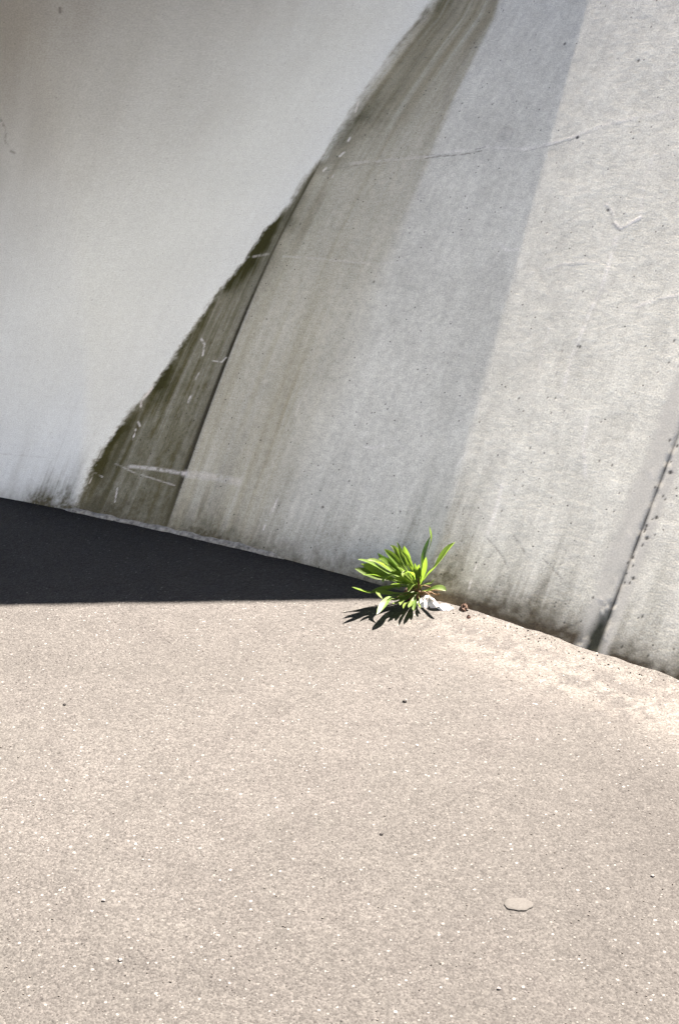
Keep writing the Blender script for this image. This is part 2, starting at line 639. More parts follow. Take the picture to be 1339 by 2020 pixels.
# tan wash right of the joint
a_tan = curve_a([(560, 1000), (640, 800), (700, 650), (770, 500), (840, 330), (880, 230), (925, 130), (965, 50), (985, 0)])
tan_edge = 0.012 + 0.10 * sstep(350, 800, PYa)
tan = (Aall > a1 - 0.01) * dirty * (1 - sstep(-tan_edge, tan_edge, Aall - a_tan + 0.02 * (streak - 0.5)))
tan = tan * (0.32 + 0.24 * (1 - sstep(0, 420, PYa)) + 0.1 * sstep(400, 900, PYa)) * (0.45 + 1.1 * streak * (0.6 + 0.8 * streak_w))
upper_dark = tan * (1 - sstep(20, 420, PYa)) * (0.35 + 0.6 * streak)
for ln, wd, st, fade in (([(975, 0), (930, 90), (870, 220), (820, 330)], 0.020, .35, 330), ([(905, 0), (850, 80), (790, 170), (740, 260)], 0.010, .40, 330),
                         ([(760, 390), (715, 480), (690, 560)], 0.03, .12, 700), ([(560, 1060), (545, 1010), (575, 930)], 0.012, .35, 1200)):
    ac = curve_a(ln)
    msk = (PYa > ln[0][1] - 40 if ln[0][1] < ln[-1][1] else PYa > ln[-1][1]) 
    lo_y = min(p[1] for p in ln); hi_y = max(p[1] for p in ln)
    msk = sstep(lo_y - 40, lo_y + 10, PYa) * (1 - sstep(hi_y - 60, hi_y + 50, PYa))
    upper_dark = upper_dark + st * msk * np.exp(-((Aall - ac) / wd) ** 2) * dirty

# grime drawn up from the ground
gh = 0.045 + 0.17 * fbm(Aall * 22, Aall * 0 + 1.7, 12, 4) ** 1.5
GR = np.interp(Aall, [-2.5, A0[0] - .05, A0[0] + 0.02, a1 - 0.15, a1, a1 + .12, a1 + .3, 0.0, 0.2, 0.42, 0.7, 1.1],
               [0.1, 0.3, 1.1, 0.8, 0.6, 1.15, 0.7, 0.65, 0.95, 1.0, 0.7, 0.7])
gh = np.where(Aall < ae, 0.030 + 0.55 * (gh - 0.045), gh)
grime = GR * np.exp(-(Hall / (gh * (0.6 + 1.0 * streak_f))) ** 1.3) * (0.10 + 1.5 * (0.55 * blotch2 + 0.45 * fine))
foot_n = fbm(Aall * 60, Hall * 60, 15, 3)
foot_line = np.exp(-(Hall / (0.014 + 0.050 * fbm(Aall * 13, Aall * 0, 16, 3))) ** 1.5) * np.interp(Aall, [a1, 0.1, 0.35, 1.2], [0.2, 0.4, 1.0, 1.0]) * (0.3 + 1.4 * foot_n)
# loose streaks further up
g2 = np.clip(fbm(Aall * 34, Hall * 3.0, 21, 4, 0.6) - 0.54, 0, 1) * 3.2 * np.exp(-Hall / 0.22) * np.interp(Aall, [A0[0], a1, 0.0, 1], [.3, 1, 1, .8])

# albedo
def col(r, g, b_): return np.array([r, g, b_])


clean = col(0.640, 0.690, 0.668)
lean_c = col(0.550, 0.562, 0.488)
wgt = dirty[:, None]
alb = clean * (1 - wgt) + lean_c * wgt
cool = sstep(0.0, 0.1, Aall - a_tan)[:, None]
alb = alb * (1 + (0.10 + 0.16 * wgt) * (blotch[:, None] - 0.5) + (0.22 * (blotch2[:, None] - 0.5) + 0.10 * (streak[:, None] - 0.5)) * wgt)


def over_c(alb, c, m):
    m = np.clip(m, 0, 1)[:, None]
    return alb * (1 - m) + c * m


# shade falloff of the upper left corner, painted brown into the clean face
corner_shade = (1 - dirty) * sstep(0.88, 2.3, Hall + 0.40 * (fbm(Aall * 2.6, Hall * 2.0, 62, 4) - 0.5) - 1.3 * (Aall + 1.05)) * (0.8 + 0.4 * streak_w)
corner_shade = np.clip(corner_shade, 0, 1)
alb = over_c(alb, col(0.20, 0.175, 0.125), corner_shade * 0.74)
alb = over_c(alb, col(0.30, 0.275, 0.170), tan * 1.25)
alb = over_c(alb, col(0.13, 0.118, 0.072), upper_dark * 0.55)
alb = over_c(alb, col(0.118, 0.110, 0.056), strip_dark)
alb = over_c(alb, col(0.034, 0.034, 0.008), moss * 1.15)
alb = over_c(alb, col(0.035, 0.033, 0.022), joint1 * 0.9)
alb = over_c(alb, col(0.075, 0.071, 0.042), grime * 1.1)
alb = over_c(alb, col(0.12, 0.115, 0.082), g2 * 0.65)
alb = over_c(alb, col(0.050, 0.042, 0.027), foot_line * 1.15)


def stroke(pts, width, soft=0.6, jitter=0.0):
    idx = [near(*p) for p in pts]
    w = width
    m = np.zeros(len(Aall))
    for i, j in zip(idx[:-1], idx[1:]):
        A, B = Pall[i], Pall[j]
        lo = np.minimum(A, B) - 4 * w; hi = np.maximum(A, B) + 4 * w
        sel = np.where(((Pall > lo) & (Pall < hi)).all(1))[0]
        if not len(sel): continue
        ab = B - A; L = ab @ ab + 1e-12
        t = np.clip(((Pall[sel] - A) @ ab) / L, 0, 1)
        dist = np.linalg.norm(Pall[sel] - (A + t[:, None] * ab), axis=1)
        v = np.clip(1.0 - sstep(w * (1 - soft), w * (1 + soft), dist), 0, 1)
        m[sel] = np.maximum(m[sel], v)
    return m


relief = np.zeros(len(Aall))
# pale scratches and drips
CH = col(0.80, 0.79, 0.74)
for pts, w, k in (
    ([(300, 765), (292, 778), (280, 790), (279, 803)], 0.0035, .8), ([(274, 832), (276, 840)], 0.003, .8), ([(268, 848), (262, 866)], 0.0032, .9),
    ([(188, 932), (203, 942)], 0.002, .6), ([(186, 934), (177, 953)], 0.0025, .7), ([(233, 962), (228, 990)], 0.0022, .75),
    ([(376, 782), (372, 794)], 0.0032, .8), ([(398, 668), (404, 680), (400, 700)], 0.0035, .8), ([(385, 748), (392, 735)], 0.003, .5),
    ([(420, 712), (438, 714), (446, 706)], 0.0025, .6), ([(670, 308), (678, 300)], 0.004, .8), ([(638, 337), (643, 332)], 0.004, .8),
    ([(708, 200), (700, 222)], 0.002, .7), ([(687, 277), (690, 272)], 0.004, .8), ([(655, 350), (658, 345)], 0.003, .6),
    ([(255, 920), (300, 924), (365, 934)], 0.006, .55), ([(365, 934), (420, 940), (470, 952)], 0.012, .28),
    ([(190, 908), (230, 916), (262, 932), (310, 946), (345, 958)], 0.0022, .4), ([(500, 506), (530, 500)], 0.004, .35),
    ([(546, 985), (538, 1010)], 0.003, .6), ([(527, 1025), (520, 1045)], 0.003, .7), ([(538, 1000), (532, 1018)], 0.002, .4),
    ([(720, 880), (735, 884), (760, 878)], 0.004, .5), ([(780, 875), (795, 885)], 0.004, .35),
    ([(940, 1115), (930, 1140), (925, 1160)], 0.003, .75), ([(990, 960), (975, 1010), (960, 1060)], 0.006, .35), ([(862, 1100), (858, 1115)], 0.003, .7),
    ([(840, 310), (880, 300), (920, 297), (960, 290)], 0.004, .30), ([(1030, 295), (1085, 283), (1140, 266)], 0.005, .34),
    ([(1195, 402), (1205, 415), (1210, 437), (1222, 450), (1245, 438), (1262, 430)], 0.005, .55),
    ([(1215, 470), (1190, 560), (1160, 620), (1130, 700), (1108, 780)], 0.006, .38), ([(1160, 820), (1150, 870), (1155, 940)], 0.005, .3),
    ([(690, 322), (760, 316), (840, 309)], 0.005, .22), ([(1140, 265), (1200, 244), (1270, 230), (1339, 214)], 0.006, .20),
    ([(960, 290), (1000, 292), (1035, 294)], 0.004, .3), ([(560, 505), (640, 512), (740, 522), (800, 515)], 0.004, .20), ([(1040, 540), (1110, 520), (1180, 516)], 0.004, .22),
    ([(610, 760), (590, 800), (580, 830)], 0.003, .25), ([(1290, 300), (1270, 360), (1262, 430)], 0.005, .2), ([(1085, 640), (1060, 730)], 0.003, .25),
    ([(985, 480), (1000, 495), (1020, 490)], 0.004, .4), ([(985, 495), (960, 540)], 0.003, .3), ([(1250, 605), (1300, 590), (1339, 580)], 0.005, .35),
    ([(900, 920), (920, 890)], 0.003, .3), ([(1285, 930), (1286, 942)], 0.005, .5), ([(1237, 1052), (1240, 1060)], 0.005, .5), ([(1184, 1180), (1187, 1186)], 0.005, .6)):
    sm = stroke(pts, w)
    alb = over_c(alb, CH, sm * k * 0.9 * sstep(0.26, 0.58, 0.6 * fine + 0.4 * blotch2))
    if w > 0.003:
        relief += 0.00022 * sm * k
# fine dark cracks and scratches
DK = col(0.13, 0.125, 0.105)
for pts, w, k in (
    ([(838, 313), (870, 308), (905, 306), (950, 297)], 0.0022, .6), ([(1030, 300), (1060, 293), (1100, 284), (1140, 272)], 0.0018, .38),
    ([(1195, 408), (1204, 422), (1210, 442), (1222, 455)], 0.0022, .5), ([(640, 336), (700, 327), (760, 322)], 0.0018, .35), ([(1110, 690), (1095, 740), (1100, 775)], 0.0018, .35),
    ([(0, 235), (9, 248), (14, 262), (9, 275), (18, 295), (30, 302)], 0.0040, .55), ([(117, 18), (121, 24)], 0.005, .75),
    ([(840, 306), (880, 304)], 0.002, .4), ([(935, 295), (958, 290)], 0.002, .5),
    ([(960, 1060), (985, 1090), (1003, 1120)], 0.002, .55), ([(1010, 1055), (1025, 1075), (1040, 1100)], 0.002, .5), ([(1070, 1100), (1110, 1145)], 0.002, .5),
    ([(1130, 1100), (1105, 1115)], 0.002, .5), ([(955, 1110), (975, 1090)], 0.003, .4), ([(1120, 1095), (1130, 1110)], 0.002, .5),
    ([(0, 895), (100, 903), (185, 912)], 0.0018, .22), ([(100, 895), (200, 908)], 0.0015, .15), ([(640, 860), (590, 800)], 0.002, .1),
    ([(640, 600), (625, 640)], 0.0015, .15), ([(857, 1040), (868, 1058)], 0.0015, .5)):
    sm = stroke(pts, w)
    alb = over_c(alb, DK, sm * k * 1.15 * sstep(0.32, 0.60, 0.6 * fine + 0.4 * blotch2))
    relief -= 0.00015 * sm * k
# round recess left by a formwork tie
i0 = near(995, 265)
rr = np.linalg.norm(Pall - Pall[i0], axis=1)
ring = np.exp(-((rr - 0.026) / 0.0035) ** 2)
relief -= 0.0018 * (1 - sstep(0.020, 0.030, rr))
alb = over_c(alb, col(0.30, 0.29, 0.27), ring * 0.30 * (0.4 + blotch2) + 0.22 * (1 - sstep(0.02, 0.028, rr)))
# right hand joint: a shallow smooth trough with a dark line and a rotten foot
jd = Aall - a3
trough = np.exp(-(jd / 0.006) ** 2)
jfade = 1 - 0.6 * sstep(1.2, 2.2, Hall)
relief -= 0.0010 * trough * jfade * (0.5 + vnoise(Hall * 60, Hall * 0, 77))
band_shade_c = col(0.44, 0.445, 0.395)  # smooth mortar band with its shade painted in as darker grey
in_tr = ((jd > -0.055) & (jd < 0.026)) * jfade
in_tr = sstep(-0.058, -0.036, jd + 0.022 * (fbm(Aall * 3, Hall * 16, 31, 4) - .5)) * (1 - sstep(0.018, 0.032, jd)) * jfade
alb = over_c(alb, band_shade_c, in_tr * 0.75)
ln3 = np.exp(-(jd / 0.0032) ** 2) * jfade * (0.4 + 0.8 * vnoise(Hall * 40, Hall * 0, 3))
alb = over_c(alb, col(0.045, 0.045, 0.04), ln3 * 1.1)
rot = np.exp(-((jd + 0.008) / 0.015) ** 2) * np.exp(-(Hall / 0.12) ** 2) * sstep(0.26, 0.50, fbm(Aall * 50, Hall * 38, 33, 3) + 0.28 * np.exp(-Hall / 0.06))
rot = rot + 0.3 * np.exp(-((jd + 0.03) / 0.03) ** 2) * np.exp(-(Hall / 0.05) ** 2) * sstep(0.35, 0.6, fbm(Aall * 60, Hall * 45, 34, 3))
alb = over_c(alb, col(0.035, 0.038, 0.026), rot * 1.3)
relief -= 0.0012 * rot
# dried cement speckles and lichen dots
dots = [(1322, 932, 4.2), (1307, 979, 2.6), (1293, 1020, 3.2), (1287, 1024, 2), (1275, 1037, 3), (1271, 1044, 3), (1270, 1049, 2), (1274, 1062, 3.6), (1291, 1054, 2.5),
        (1265, 1076, 2.5), (1248, 1099, 3.8), (1237, 1109, 2.8), (1248, 1117, 2.2), (1249, 1140, 2.8), (1241, 1149, 3), (1234, 1132, 2), (1230, 1149, 2), (1319, 868, 2),
        (1335, 879, 2.5), (1323, 911, 1.8), (1310, 985, 1.6), (1181, 909, 2.8), (1206, 917, 2), (1184, 832, 1.8), (1318, 715, 2.2), (1297, 733, 1.6), (1079, 784, 2), (1095, 786, 1.8),
        (1086, 815, 1.8), (1022, 786, 2), (1031, 810, 1.6), (1143, 684, 3), (1137, 682, 2), (1273, 683, 2.2), (1327, 673, 3), (1031, 960, 2), (990, 1008, 2), (1210, 1010, 2), (1222, 972, 2),
        (1111, 1229, 2), (1145, 1226, 1.8), (1258, 1219, 2), (1266, 1215, 2.2), (1227, 1277, 2.4), (1327, 1280, 2), (1278, 1293, 2), (978, 1168, 2), (1168, 1180, 2), (1290, 962, 2), (1333, 963, 2),
        (1112, 87, 2), (1114, 84, 2), (1282, 53, 2), (1258, 120, 2.6), (1217, 116, 1.6), (938, 94, 2), (971, 205, 2.4), (911, 203, 1.8), (1138, 272, 3), (1148, 575, 2), (1198, 414, 2.4), (1167, 447, 2),
        (1078, 460, 1.6), (710, 1065, 1.6), (785, 1042, 1.6), (790, 1010, 2), (688, 948, 1.8), (636, 1000, 2.2), (600, 930, 1.5), (880, 1000, 2), (733, 815, 1.4), (836, 186, 1.5), (770, 353, 1.6), (740, 355, 1.4),
        (738, 556, 2), (808, 450, 1.6), (830, 860, 1.4), (1045, 885, 2.2), (900, 1095, 2), (910, 1125, 2), (930, 1230, 2)]
for px, py, r in dots:
    i0 = near(px, py)
    r = r * 0.00135 * (0.8 + 0.5 * random.random())
    sel = np.where((np.abs(Pall - Pall[i0]) < 3 * r + 0.006).all(1))[0]
    dist = np.linalg.norm(Pall[sel] - Pall[i0], axis=1)
    v = 1 - sstep(r * 0.6, r * 1.25 + 0.0012, dist)
    alb[sel] = alb[sel] * (1 - 0.93 * v[:, None]) + col(0.028, 0.028, 0.024) * (0.93 * v[:, None])
    relief[sel] -= 0.00012 * v


# first joint: a small step
relief -= 0.004 * jl * np.exp(-((Aall - a1) / 0.005) ** 2)
relief += 0.0025 * (1 - sstep(-0.006, 0.0, Aall - a1)) * 0
# large and small unevenness of the cast face
coarse = np.clip(0.28 + 0.72 * dirty, 0, 1)
coarse *= (1 - 0.75 * in_tr)
relief += coarse * (0.0005 * (blotch - 0.5) + 0.00016 * (blotch2 - 0.5) + 0.00010 * (fine - 0.5))

N2 = base_normal(Xall)
nrm = np.stack([N2[:, 0], N2[:, 1], np.full(len(N2), 0.3)], -1)
nrm /= np.linalg.norm(nrm, axis=1)[:, None]
Pfin = Pall + nrm * relief[:, None]
Pfin[:, 2] = np.where(Hall <= 0, -0.02, Pfin[:, 2])

k = 0
panels = []
for (Ag, Hg) in blocks:
    n = Ag.size
    sl = slice(k, k + n); k += n
    o = mesh_obj('panel', Pfin[sl] - WLOC, grid_faces(*Ag.shape), M_WALL, wall)
    me = o.data
    set_attr(me, 'flow', np.stack([Aall[sl], Hall[sl], np.zeros(n)], -1), 'FLOAT_VECTOR')
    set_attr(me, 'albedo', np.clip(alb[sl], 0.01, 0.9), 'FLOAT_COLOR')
    set_attr(me, 'coarse', coarse[sl], 'FLOAT')
    panels.append(o)
panels[0]['label'] = 'smooth pale overhanging panel with a green stained edge'
panels[1]['label'] = 'wide streaked panel behind the plant'
panels[2]['label'] = 'pitted sunlit panel right of the dark joint'

# the mass of the wall behind its faces
cx = np.linspace(-6.5, 3.9, 80); ch = np.array([-0.02, 0.4, 0.8, 1.2, 1.6, 1.8, 2.0, 2.4, 2.8, H_TOP - 0.01])
gx, gh_ = np.meshgrid(cx, ch)
front = wall_P(gx.ravel(), np.maximum(gh_.ravel(), 0), 0.05)
back = wall_P(gx.ravel(), gh_.ravel() * 0, 2.6); back[:, 2] = gh_.ravel()
nr, nc = gx.shape
ff = grid_faces(nr, nc)
nv = nr * nc
fs = [ff, ff[:, ::-1] + nv]
top = np.arange(nc - 1) + (nr - 1) * nc
fs.append(np.stack([top, top + 1, top + 1 + nv, top + nv], -1))
for c0 in (0, nc - 1):
    e = np.arange(nr - 1) * nc + c0
    fs.append(np.stack([e, e + nc, e + nc + nv, e + nv], -1))
mesh_obj('wall_core', np.concatenate([front, back]) - WLOC, np.concatenate(fs), M_CORE, wall, smooth=False)


# mortar fillet along the shaded foot
def fillet(x0, x1, n=220):
    vs_, fc = [], []
    xs = np.linspace(x0, x1, n)
    for i, x in enumerate(xs):
        N = base_normal(x); B = np.array([x, base_y(x)])
        t = i / (n - 1)
        env = min(1, t / 0.06, (1 - t) / 0.06)
        w = (0.004 + 0.014 * float(fbm(np.array([x * 16.0]), np.array([2.0]), 41, 4)[0])) * env + 0.001
        hh = (0.003 + 0.012 * float(fbm(np.array([x * 21.0]), np.array([7.0]), 43, 4)[0])) * env + 0.001
        for (dn, dz) in ((-0.01, hh), (0.002, hh), (w * 0.55, hh * 0.62), (w * 0.92, hh * 0.22), (w, -0.005)):
            vs_.append((B[0] + N[0] * dn - WLOC[0], B[1] + N[1] * dn - WLOC[1], dz))
    for i in range(n - 1):
        for j in range(4):
            fc.append((i * 5 + j, i * 5 + j + 1, (i + 1) * 5 + j + 1, (i + 1) * 5 + j))
    return vs_, fc


v_, f_ = fillet(pix_xh(120, 1004)[0], pix_xh(560, 1103)[0])
mesh_obj('mortar_fillet', v_, f_, M_FILLET, wall)

# ------------------------------------------------------------------ ground
gx = axis([(-400, -40, 40), (-40, -4, 2), (-4, -1.9, 0.1), (-1.9, 1.6, 0.008), (1.6, 4, 0.1), (4, 40, 2), (40, 400, 40)])
gy = axis([(-400, -40, 40), (-40, 0, 2), (0, 1.7, 0.1), (1.7, 5.4, 0.008), (5.4, 8, 0.1), (8, 40, 2), (40, 400, 40)])
GX, GY = np.meshgrid(gx, gy)
gxf, gyf = GX.ravel(), GY.ravel()
# distance in front of the wall's foot
Nn = base_normal(np.clip(gxf, -6, 4))
dist = (base_y(gxf) - gyf) * np.abs(Nn[:, 1])
gz = 0.010 * (fbm(gxf * 1.3, gyf * 1.3, 50, 3) - 0.5) + 0.004 * (fbm(gxf * 9, gyf * 9, 51, 3) - 0.5)
inner = sstep(5.0, 3.0, np.abs(gxf)) * 0 + (np.abs(gxf) < 3.9)
gz = gz * inner
# soil and sand drifted against the right hand foot
drift = np.exp(-np.maximum(dist, 0) / 0.05) * sstep(0.1, 0.45, gxf) * inner
gz += drift * (0.004 + 0.009 * fbm(gxf * 14, gyf * 14, 52, 3))
big = fbm(gxf * 0.9, gyf * 0.9, 53, 4)
mid = fbm(gxf * 5, gyf * 5, 54, 4)
sm = fbm(gxf * 40, gyf * 40, 55, 4, 0.6)
asph = col(0.0270, 0.0274, 0.0260)
galb = asph * (1 + 0.26 * (big[:, None] - 0.5) + 0.12 * (mid[:, None] - 0.5) + 0.10 * (sm[:, None] - 0.5))
sand = np.exp(-((dist - 0.17) / 0.10) ** 2) * sstep(-0.1, 0.5, gxf) * sstep(0.42, 0.62, 0.45 * mid + 0.55 * sm + 0.08)
sand += 0.7 * np.exp(-((dist - 0.03) / 0.05) ** 2) * sstep(0.15, 0.4, gxf) * (0.4 + sm)
sand = np.clip(0.75 * sand * inner, 0, 1)
m_ = sand[:, None]
galb = galb * (1 - 0.8 * m_) + col(0.058, 0.057, 0.052) * 0.8 * m_
# darker strip at the far right
right_dark = sstep(0.35, 0.75, gxf + 0.25 * (mid - 0.5)) * sstep(0.25, 0.6, dist) * sstep(2.0, 2.5, gyf)
galb = galb * (1 - 0.22 * (right_dark * inner)[:, None])
old = sstep(2.9, 1.9, gyf + 0.5 * (big - 0.5) - 0.25 * np.clip(gxf, -1, 1)) * inner  # ground colour darker towards the camera and the right
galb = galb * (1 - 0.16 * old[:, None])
# ground darker towards the left hand foot
foot_dark = np.exp(-np.maximum(dist, 0) / 0.07) * (1 - sstep(-0.1, 0.3, gxf)) * inner
galb = galb * (1 - 0.55 * foot_dark[:, None])
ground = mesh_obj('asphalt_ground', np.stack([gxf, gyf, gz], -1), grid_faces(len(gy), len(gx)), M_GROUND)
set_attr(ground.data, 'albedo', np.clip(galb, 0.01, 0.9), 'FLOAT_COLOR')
set_attr(ground.data, 'sand', sand, 'FLOAT')
tag(ground, kind='structure')


def ground_z(x, y):
    i = np.clip(np.searchsorted(gx, x) - 1, 0, len(gx) - 2); j = np.clip(np.searchsorted(gy, y) - 1, 0, len(gy) - 2)
    Z = gz.reshape(len(gy), len(gx))
    return float(max(Z[j, i], Z[j + 1, i], Z[j, i + 1], Z[j + 1, i + 1]))


# ------------------------------------------------------------------ the deck overhead that throws the shade
off = SUN[:2] / SUN[2] * H_TOP
G0 = on_ground(0, 1195)[:2]; G1 = on_ground(700, 1183)[:2]
gdir = (G1 - G0) / np.linalg.norm(G1 - G0)
corner = FOOT[:2].copy()
corner = G1 + gdir * ((corner - G1) @ gdir)
corner = corner + gdir * 0.0
cH = corner + off
lH = G0 + off - gdir * 6.0
back_dir = -NR
poly = [cH, cH + back_dir * 6.0, lH + back_dir * 6.0 + np.array([-1.0, 0]), lH]
shv = SUN[:2] / SUN[2] * 0.30
dv = [(p[0], p[1], H_TOP) for p in poly] + [(p[0] + shv[0], p[1] + shv[1], H_TOP + 0.30) for p in poly]
dfc = [(3, 2, 1, 0), (4, 5, 6, 7), (0, 1, 5, 4), (1, 2, 6, 5), (2, 3, 7, 6), (3, 0, 4, 7)]
deck = mesh_obj('bridge_deck', dv, dfc, M_DECK, smooth=False)
tag(deck, kind='structure')

# unseen dark box added overhead on the left to dim the upper wall
M_ADDED_DARK = simple_mat('added_dark', (0.06, 0.058, 0.055), 0.7, 0.2, 8, 0.1)
gv = [(x, y, z) for x in (-7.0, 0.4) for y, z in ((0.2, 1.74), (2.3, 1.74), (2.3, 2.8), (0.2, 2.8))]
gf = [(0, 1, 2, 3), (7, 6, 5, 4), (0, 4, 5, 1), (1, 5, 6, 2), (2, 6, 7, 3), (3, 7, 4, 0)]
blocker = mesh_obj('light_blocker', gv, gf, M_ADDED_DARK, smooth=False)
tag(blocker, kind='structure')

# unseen wall added behind the camera to bounce sunlight onto the shaded face
OPP_Y, OPP_H, OPP_DARK_BASE = -9.0, 4.2, 1.4
M_OPP = simple_mat('bounce_concrete', (0.71, 0.70, 0.625), 0.9, 0.08, 3, 0.1)
opp = bpy.data.objects.new('bounce_wall', None)
C.objects.link(opp)
opp.location = (1.5, OPP_Y, 0)
tag(opp, kind='structure')


def extrude_x(name, prof, x0, x1, mat, parent):
    n = len(prof)
    v = [(x, y, z) for x in (x0, x1) for y, z in prof]
    f = [(i, (i + 1) % n, n + (i + 1) % n, n + i) for i in range(n)]
    f += [tuple(range(n))[::-1], tuple(range(n, 2 * n))]
    return mesh_obj(name, v, f, mat, parent, smooth=False)


extrude_x('wall', [(0, OPP_DARK_BASE), (0, OPP_H), (-1.2, OPP_H), (-1.2, OPP_DARK_BASE)], -10, 10, M_OPP, opp)
extrude_x('bounce_cap', [(0.08, OPP_H + .002), (0.08, OPP_H + 0.2), (-1.28, OPP_H + 0.2), (-1.28, OPP_H + .002)], -10.05, 10.05, M_DECK, opp)
extrude_x('dark_base', [(0.06, -0.05), (0.06, OPP_DARK_BASE - .002), (-1.2, OPP_DARK_BASE - .002), (-1.2, -0.05)], -10.02, 10.02, M_ADDED_DARK, opp)  # dark base added to keep bounced light off the upper left

# ------------------------------------------------------------------ the plant
ROOT = on_ground(822, 1176) + np.array([-0.004, -0.012, 0])
plant = bpy.data.objects.new('plantain_weed', None)
C.objects.link(plant)
plant.location = tuple(ROOT)
tag(plant, 'small bright green plantain weed growing where wall meets ground', 'plant')
S4 = 4.184


def cpx(c):
    return 640 + c[0] / S4, 1000 + c[1] / S4


def bez(pts, n):
    pts = np.asarray(pts, float)
    # Catmull-Rom through the points
    if len(pts) == 2:
        pts = np.array([pts[0], pts.mean(0), pts[1]])
    P = np.concatenate([[2 * pts[0] - pts[1]], pts, [2 * pts[-1] - pts[-2]]])
    L = np.concatenate([[0], np.cumsum(np.linalg.norm(np.diff(pts, axis=0), axis=1))]); L /= L[-1]
    out = []
    for t in np.linspace(0, 1, n):
        i = min(np.searchsorted(L, t, 'right') - 1, len(pts) - 2)
        u = (t - L[i]) / (L[i + 1] - L[i] + 1e-9)
        p0, p1, p2, p3 = P[i], P[i + 1], P[i + 2], P[i + 3]
        out.append(0.5 * ((2 * p1) + (-p0 + p2) * u + (2 * p0 - 5 * p1 + 4 * p2 - p3) * u ** 2 + (-p0 + 3 * p1 - 3 * p2 + p3) * u ** 3))
    return np.array(out)


def leaf(pts, width, roll=0.0, petiole=0.35, mat=None, fold=0.35, name='leaf', twist=0.0, n=14):
    c = bez(pts, n)
    vs_, fc, bl = [], [], []
    tl = np.linspace(0, 1, n)
    up0 = np.array([0.0, -0.55, 0.83])
    for i in range(n):
        a = c[min(i + 1, n - 1)] - c[max(i - 1, 0)]
        a /= np.linalg.norm(a) + 1e-9
        side = np.cross(a, up0)
        if np.linalg.norm(side) < 0.15: side = np.cross(a, np.array([0, -1.0, 0.2]))
        side /= np.linalg.norm(side)
        nn = np.cross(side, a)
        r = roll + twist * tl[i]
        sd = side * math.cos(r) + nn * math.sin(r)
        nm = np.cross(sd, a)
        t = tl[i]
        if t < petiole:
            w = 0.16 + 0.10 * (t / petiole)
            w += 0.3 * max(0, (t / petiole - 0.7)) 
        else:
            q = (t - petiole) / (1 - petiole)
            w = 0.32 + 0.68 * math.sin(math.pi * min(1, q * 0.93 + 0.02) ** 1.15)
            w *= (1 - q ** 9) ** 0.7
        w = max(w, 0.03) * width * 0.5
        wav = 0.05 * width * math.sin(9 * t + roll * 7)
        for j, xx in enumerate((-1, -0.5, 0, 0.5, 1)):
            dz = fold * w * (abs(xx) ** 1.3) + (wav * xx if t > petiole else 0)
            vs_.append(c[i] + sd * (w * xx) + nm * dz - ROOT)
            bl.append((xx, t * 4, 0))
    for i in range(n - 1):
        for j in range(4):
            fc.append((i * 5 + j, i * 5 + j + 1, (i + 1) * 5 + j + 1, (i + 1) * 5 + j))
    o = mesh_obj(name, vs_, fc, mat or M_LEAF, plant)
    set_attr(o.data, 'blade', np.array(bl), 'FLOAT_VECTOR')
    return o


RY = ROOT[1]


def leaf_c(cpts, w_c, dy0=0.0, dy1=-0.05, **kw):
    """crop points from base to tip, width in crop pixels, plan offset from the root at base and tip"""
    pts = []
    m = len(cpts)
    for i, p in enumerate(cpts):
        t = i / (m - 1)
        px, py = cpx(p)
        y = RY + dy0 + (dy1 - dy0) * t
        q = on_y(px, py, y)
        gzz = 0.004
        if q[2] < gzz:
            q = on_ground(px, py, gzz)
        pts.append(q)
    depth = RY
    w = w_c / S4 / FPX * 4.1 * 0.98
    return leaf(pts, w, **kw)


